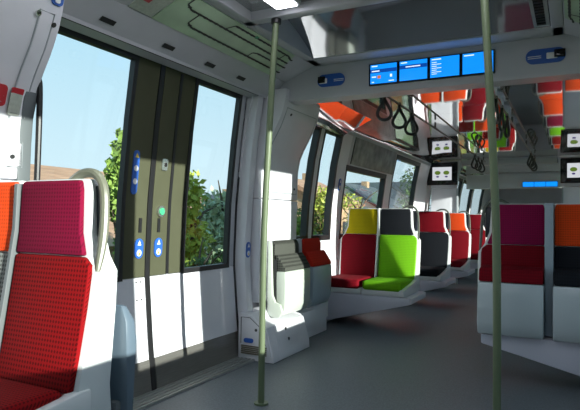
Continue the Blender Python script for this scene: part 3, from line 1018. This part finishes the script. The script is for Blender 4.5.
def wall_fold(y0, y1, label, fab, shellm, sidem, xb):
    e = empty('folding_seat', (-2.18, (y0 + y1) / 2, .3))
    tag(e, label, 'seat', 'folding seats on the left wall')
    # back pad on its mount
    loft('back_pad', [[(-2.225, y0 + .03, .60), (-2.225, y1 - .03, .60), (-2.19, y1 - .03, .60), (-2.19, y0 + .03, .60)],
                      [(-2.225, y0 + .03, .87), (-2.225, y1 - .03, .87), (-2.195, y1 - .03, .87), (-2.195, y0 + .03, .87)],
                      [(-2.225, y0 + .045, .915), (-2.225, y1 - .045, .915), (-2.21, y1 - .045, .915), (-2.21, y0 + .045, .915)]], fab, e, r=.010)
    box('back_mount', xb, -2.226, y0 + .01, y1 - .01, .40, .90, GREYP, e, r=.006)
    # raised seat: sloping fabric edge, then the smooth shell
    prism('seat_edge_pad', [(-2.188, .66), (-2.188, .795), (-2.172, .80), (-2.098, .695), (-2.092, .665)], 'y', y0 + .025, y1, fab, e, r=.008)
    loft('tip_up_shell', [[(-2.185, y0 + .04, .30), (-2.185, y1, .30), (-2.125, y1, .30), (-2.125, y0 + .04, .30)],
                          [(-2.185, y0 + .025, .37), (-2.185, y1, .37), (-2.095, y1, .37), (-2.095, y0 + .025, .37)],
                          [(-2.185, y0 + .02, .56), (-2.185, y1, .56), (-2.088, y1, .56), (-2.088, y0 + .02, .56)],
                          [(-2.185, y0 + .02, .664), (-2.185, y1, .664), (-2.092, y1, .664), (-2.092, y0 + .02, .664)]], shellm, e, r=.012)
    # curved side arm with a dark slot behind the raised seat
    prism('side_arm', [(-2.24, .315), (-2.24, .915), (-2.222, .92), (-2.208, .89), (-2.200, .62), (-2.192, .47), (-2.165, .415), (-2.12, .40), (-2.10, .34), (-2.125, .295), (-2.19, .29)], 'y', y0 - .012, y0 + .018, sidem, e, r=.006)
    box('slot', -2.20, -2.17, y0 + .02, y0 + .034, .40, .76, BLACK, e)
    return e


wall_fold(3.945, 4.45, 'pale folded wall seat with grey woven pad beside the fairing', F_DKGREY, FOLD_LIGHT, FOLD_LIGHT, -2.238)
wall_fold(4.49, 4.93, 'folded wall seat with red pad and blue-grey shell', fabric('fabric_signal_red', 'C02A1C', .2), BLUEGREY, GREYP, -2.40)

# ------------------------------------------------------------------ equipment boxes on the floor along the left wall
eb = empty('equipment_box', (-2.2, 4.0, 0))
tag(eb, 'lilac-white floor cabinet with keyholes and vent under the grey folding seat', 'cabinet')
prism('box_body', [(-2.34, 0.0), (-2.34, .365), (-2.255, .355), (-2.215, .285), (-2.085, .262), (-2.025, .07), (-2.02, 0.0)], 'y', 3.66, 4.30, WHITE, eb, r=.007)
dr = loft('front_door', [[(-2.026, 3.76, .085), (-2.026, 4.12, .085), (-2.05, 4.12, .085), (-2.05, 3.76, .085)], [(-2.076, 3.76, .255), (-2.076, 4.12, .255), (-2.10, 4.12, .255), (-2.10, 3.76, .255)]], WHITE, eb, r=.003)
for y, z in ((3.93, .215), (3.945, .135)):
    x = -2.026 - (z - .085) / .17 * .05
    prism('keyhole', [(y + .013 * math.cos(i * math.pi / 5), z + .013 * math.sin(i * math.pi / 5)) for i in range(10)], 'x', x - .004, x + .004, KEYDARK, dr)
# end face: framed vent panel and blue oval mark
ep = prism('end_panel', [(-2.325, .045), (-2.325, .345), (-2.215, .345), (-2.12, .27), (-2.09, .25), (-2.04, .045)], 'y', 3.648, 3.668, WHITE, eb, r=.006)
for i in range(5):
    box('vent_slat', -2.30, -2.075, 3.640, 3.650, .052 + i * .014, .061 + i * .014, VENT, ep)
decal_y('blue_mark', -2.235, .155, .085, .034, .017, 3.642, BLUE, ep, t=.008)
decal_y('keyhole', -2.17, .24, .022, .022, .011, 3.644, KEYDARK, ep, t=.006)
tube('hatch_outline', [(-2.305, 3.647, .13), (-2.305, 3.647, .33), (-2.225, 3.647, .33), (-2.13, 3.647, .26), (-2.085, 3.647, .13)], .003, KEYDARK, ep, seg=6)
eb2 = empty('equipment_box', (-2.28, 4.7, 0))
tag(eb2, 'lower pale floor cabinet under the red folding seat', 'cabinet')
prism('box_body', [(-2.35, 0.0), (-2.35, .34), (-2.24, .33), (-2.185, .25), (-2.18, .0)], 'y', 4.305, 5.03, WHITE, eb2, r=.007)
prism('top_step', [(-2.35, .15), (-2.35, .335), (-2.25, .33), (-2.20, .285), (-2.12, .27), (-2.10, .15)], 'y', 4.305, 4.62, WHITE, eb2, r=.007)
box('end_cap', -2.36, -2.20, 5.035, 5.11, .12, .34, STWHITE, eb2, r=.01)

# poster panel above the third window and its frame
pp = strip('wall_poster', WALL, -1, 6.02, 7.66, 1.745, 2.06, .012, .02, POSTER, None)
tag(pp, 'dark dull printed panel on the wall above the left window', 'poster')
st2 = pictogram_sticker(-1, WALL, 5.79, 1.49, .004, None, .07, .14)
st2.name = 'window_sticker'
tag(st2, 'small blue oval sticker on the pillar left of the poster', 'sticker')

# ------------------------------------------------------------------ header with monitors at the far end of the saloon
HY = 9.8
hd = empty('monitor_header', (CX, HY, 2.0))
tag(hd, 'dark grey overhead bar between the two far monitors', 'beam')
box('header_bar', -1.74, -.25, HY, HY + .12, 2.05, 2.148, GREYP, hd, r=.01)
for sgn, nm in ((-1, 'left'), (1, 'right')):
    xo, xi = CX + sgn * 1.34, (-1.745 if sgn < 0 else -.25)
    h_ = prism('monitor_housing', [(xo, 1.66), (xi + sgn * .10, 1.66), (xi, 2.146), (xo - sgn * .2, 2.146), (xo, 2.07)], 'y', HY - .02, HY + .15, LINING, hd, r=.01)
    # partition under the monitor
    pt = box('partition', xo, xi + sgn * .08, HY + .02, HY + .07, .0, 1.655, WHITE, None, r=.01)
    tag(pt, 'white partition panel under the far %s monitor' % nm, 'partition', 'partitions under the monitors')
    box('partition_edge', xi + sgn * .085, xi + sgn * .065, HY + .0, HY + .09, 0, 1.655, GREYP, pt)
    xc = -2.065 if sgn < 0 else .055
    mo = box('monitor', xc - .262, xc + .262, HY - .055, HY - .022, 1.715, 2.115, BLACKG, None, r=.012)
    tag(mo, 'far %s black framed monitor showing two green marks on white' % nm, 'monitor', 'far monitors')
    box('monitor_face', xc - .165, xc + .165, HY - .060, HY - .054, 1.80, 2.03, SCREENP, mo)
    for k in (-1, 1):
        cx_ = xc + k * .075
        bm = bmesh.new()
        bm.faces.new([bm.verts.new((cx_ + .052 * math.cos(i * math.pi / 7), HY - .0615, 1.93 + .036 * math.sin(i * math.pi / 7))) for i in range(14)])
        finish('green_mark', bm, SCREENG, mo)
        bm = bmesh.new()
        bm.faces.new([bm.verts.new((cx_ + .026 * math.cos(i * math.pi / 6), HY - .0615, 1.862 + .016 * math.sin(i * math.pi / 6))) for i in range(12)])
        finish('violet_mark', bm, SCREENV, mo)

# beyond: second door area with its own beam and screens
b2 = empty('display_beam', (CX, 13.0, 2.0))
tag(b2, 'tiny distant crossbeam with a thin blue screen strip', 'beam')
box('beam_body', -2.2, .34, 12.98, 13.1, 1.82, 2.14, FRAMEG, b2)
s3 = box('screen', -1.02, -.32, 12.955, 12.98, 1.845, 1.965, BLACKG, b2)
for i in range(3):
    box('screen_face', -1.01 + i * .23, -.79 + i * .23, 12.95, 12.956, 1.852, 1.955, SCREENB, s3)

# ------------------------------------------------------------------ outdoors
GRASS = mat('meadow', (0.16, 0.20, 0.06), 0.9, noise=0.4, nscale=2.5)
gnd = box('ground', -160, 90, -60, 260, -1.35, -1.25, GRASS)
tag(gnd, 'green and brown open ground outside the train', kind='structure')
ROOFT = mat('terracotta_roof', (0.36, 0.21, 0.13), 0.8, noise=0.25, nscale=1.2, stretch=(6, .6, 6))
SLATE = mat('slate_roof', (0.07, 0.075, 0.085), 0.6, noise=0.2, nscale=3)
RENDERW = mat('house_render', (0.72, 0.70, 0.64), 0.8, noise=0.06, nscale=2)
RENDERB = mat('house_render_tan', (0.42, 0.27, 0.16), 0.8, noise=0.1, nscale=2)
HWIN = mat('house_window', (0.03, 0.035, 0.04), 0.15)
BARK = mat('bark', (0.07, 0.05, 0.035), 0.9)


def leafmat(name, col):
    mt = mat(name, col, 0.6, noise=0.45, nscale=1.6, spec=.25)
    return mt


L_MID = leafmat('leaf_mid', (0.17, 0.26, 0.05))
L_YEL = leafmat('leaf_yellow', (0.36, 0.40, 0.07))
L_DRK = leafmat('leaf_dark', (0.08, 0.14, 0.04))
L_PALE = leafmat('leaf_pale', (0.34, 0.40, 0.26))


def house(x, y, w, l, hw_, hr, wallm, roofm, label, ridge='y', chim=True):
    """ridge along y (parallel to the train) or x"""
    e = empty('house', (x, y, -1.25))
    tag(e, label, 'house', 'houses beyond the track')
    z0 = -1.25
    box('walls', x - w / 2, x + w / 2, y - l / 2, y + l / 2, z0, hw_, wallm, e)
    o = .3
    if ridge == 'y':
        pts = [(x - w / 2 - o, hw_ - .05), (x, hr), (x + w / 2 + o, hw_ - .05), (x + w / 2 + o - .15, hw_ - .2), (x, hr - .3), (x - w / 2 - o + .15, hw_ - .2)]
        prism('roof', pts, 'y', y - l / 2 - o, y + l / 2 + o, roofm, e)
        gp = [(x - w / 2, hw_), (x, hr - .25), (x + w / 2, hw_)]
        prism('gable', gp, 'y', y - l / 2, y - l / 2 + .25, wallm, e); prism('gable', gp, 'y', y + l / 2 - .25, y + l / 2, wallm, e)
    else:
        pts = [(y - l / 2 - o, hw_ - .05), (y, hr), (y + l / 2 + o, hw_ - .05), (y + l / 2 + o - .15, hw_ - .2), (y, hr - .3), (y - l / 2 - o + .15, hw_ - .2)]
        prism('roof', pts, 'x', x - w / 2 - o, x + w / 2 + o, roofm, e)
        gp = [(y - l / 2, hw_), (y, hr - .25), (y + l / 2, hw_)]
        prism('gable', gp, 'x', x - w / 2, x - w / 2 + .25, wallm, e); prism('gable', gp, 'x', x + w / 2 - .25, x + w / 2, wallm, e)
    if chim:
        box('chimney', x - .3, x + .3, y + l * .2 - .35, y + l * .2 + .35, (hw_ + hr) / 2, hr + .45, RENDERB, e)
    n = max(1, int(l / 3.2))
    for i in range(n):
        yy = y - l / 2 + l * (i + .5) / n
        box('house_window', x + w / 2 - .02, x + w / 2 + .04, yy - .45, yy + .45, z0 + 1.0, z0 + 2.2, HWIN, e)
    m_ = max(1, int(w / 3.2))
    for i in range(m_):
        xx = x - w / 2 + w * (i + .5) / m_
        box('house_window', xx - .45, xx + .45, y - l / 2 - .04, y - l / 2 + .02, z0 + 1.0, z0 + 2.2, HWIN, e)
    return e


house(-20.5, 14.0, 13, 21, 0.15, 3.27, RENDERB, ROOFT, 'long low building with a brown tiled roof seen through the left door window', chim=False)
house(-20, 61, 8, 6, 3.0, 5.4, RENDERW, SLATE, 'white house with dark slate roof and chimney seen above the yellow headrest', ridge='x')
house(-19, 51.5, 7, 9, 2.2, 4.5, RENDERW, SLATE, 'lower house with dark slate roof beside the white gabled house')
house(-24.5, 35.5, 7, 5, 1.0, 2.9, RENDERW, SLATE, 'small distant house with dark roof seen between hedge tops', ridge='x')
house(-15.5, 31.5, 6, 5, 2.1, 3.6, RENDERB, ROOFT, 'tan house with tiled roof seen past the white fairing')


def foliage(name, e, blobs, n, size, material):
    bm = bmesh.new()
    for i in range(n):
        cx_, cy_, cz_, rx, ry, rz = random.choice(blobs)
        v = Vector((random.gauss(0, 1), random.gauss(0, 1), random.gauss(0, 1))).normalized() * (random.random() ** .35)
        c = Vector((cx_ + v.x * rx, cy_ + v.y * ry, cz_ + v.z * rz))
        a = Vector((random.gauss(0, 1), random.gauss(0, 1), random.gauss(0, 1))).normalized()
        b = a.cross(Vector((random.gauss(0, 1), random.gauss(0, 1), random.gauss(0, 1)))).normalized()
        s_ = size * random.uniform(.6, 1.3)
        bm.faces.new([bm.verts.new(c + a * s_), bm.verts.new(c + b * s_ * .5), bm.verts.new(c - a * s_), bm.verts.new(c - b * s_ * .5)])
    o = finish(name, bm, material, e, smooth=False)
    return o


def plant(kind, x, y, base, h, r, material, label, n=1500, size=.14, trunk=True, grp='hedge shrubs along the track', bare=False):
    e = empty(kind, (x, y, base))
    tag(e, label, 'tree' if 'tree' in kind else 'shrub', grp)
    blobs = []
    for k in range(9):
        a = random.uniform(0, 6.28)
        q = random.uniform(0, .55) * r
        t = random.uniform(.30, .88) if trunk else random.uniform(.1, .85)
        blobs.append((x + q * math.cos(a), y + q * math.sin(a), base + h * t, r * random.uniform(.35, .6), r * random.uniform(.35, .6), h * random.uniform(.10, .2)))
    foliage('foliage', e, blobs, n, size, material)
    bm = bmesh.new()
    add_tube(bm, [Vector((x, y, base)), Vector((x + .05 * r, y, base + h * .35)), Vector((x, y + .05 * r, base + h * .7))], [.035 * h, .025 * h, .008 * h], 7)
    for k in range(26 if bare else 6):
        a = random.uniform(0, 6.28); z0 = base + h * random.uniform(.25, .7)
        tip = Vector((x + math.cos(a) * r * random.uniform(.5, .95), y + math.sin(a) * r * random.uniform(.5, .95), min(base + h, z0 + h * random.uniform(.15, .35))))
        mid = Vector((x, y, z0)).lerp(tip, .5) + Vector((0, 0, .04 * h))
        add_tube(bm, [Vector((x, y, z0)), mid, tip], [.012 * h, .008 * h, .003 * h], 5)
    finish('trunk', bm, BARK, e)
    return e


# shrubs seen through the right half of the left door (rays through that pane)
hedge = [(-6.4, 8.3, 3.15, .95, L_YEL, 'yellow-green shrub seen low in the right door pane beside the olive post'),
         (-7.0, 10.3, 3.3, 1.0, L_PALE, 'pale feathery shrub seen at the right edge of the right door pane'),
         (-8.0, 10.5, 2.75, 1.0, L_MID, 'mid green shrub seen in the middle of the right door pane'),
         (-5.4, 7.2, 1.9, .75, L_DRK, 'dark low shrub at the bottom of the right door pane'),
         (-5.4, 8.4, 1.8, .6, L_DRK, 'dark green undergrowth shrub at the bottom right of the right door pane'),
         (-9.8, 14.2, 3.0, 1.2, L_DRK, 'dark round shrub behind the feathery one'),
         (-10.2, 12.4, 2.9, 1.1, L_MID, 'green shrub behind the yellow-green one'),
         (-6.9, 13.6, 2.7, 1.0, L_MID, 'green shrub seen past the white fairing in the narrow window'),
         (-8.0, 16.6, 3.1, 1.1, L_DRK, 'dark shrub seen in the narrow window left of the poster'),
         (-9.2, 20.5, 3.7, 1.3, L_YEL, 'yellow-green shrub in the second narrow window'),
         (-9.6, 26.0, 4.1, 1.5, L_YEL, 'yellow-green shrub at the left of the window above the yellow headrest'),
         (-9.9, 29.2, 3.4, 1.4, L_MID, 'green shrub at the middle of the window above the yellow headrest'),
         (-9.4, 32.4, 2.9, 1.3, L_PALE, 'pale shrub right of centre in the window above the yellow headrest'),
         (-10.0, 37.0, 3.2, 1.8, L_PALE, 'pale shrub in the window above the black headrest'),
         (-10.5, 41.0, 3.2, 1.8, L_MID, 'green shrub in the window above the dark red headrest'),
         (-5.9, 4.9, 2.0, .9, L_MID, 'green shrub seen between the foreground handle and the olive post'),
         (-7.5, 3.4, 1.7, 1.1, L_DRK, 'dark shrub low behind the foreground seat')]
for x, y, h, r, m_, lb in hedge:
    plant('shrub', x, y, -1.25, h + .1, r, m_, lb, n=2600, size=.085, trunk=False)
plant('tree', -10.9, 11.1, -1.25, 4.45, .5, L_MID, 'green tree at the right edge of the left door window', n=2600, size=.12, grp='trees outside')
plant('tree', -12.0, 45.2, -1.25, 6.9, 2.5, L_DRK, 'sparse bare-branched tree seen in the window above the black headrest', n=900, size=.16, grp='trees outside', bare=True)
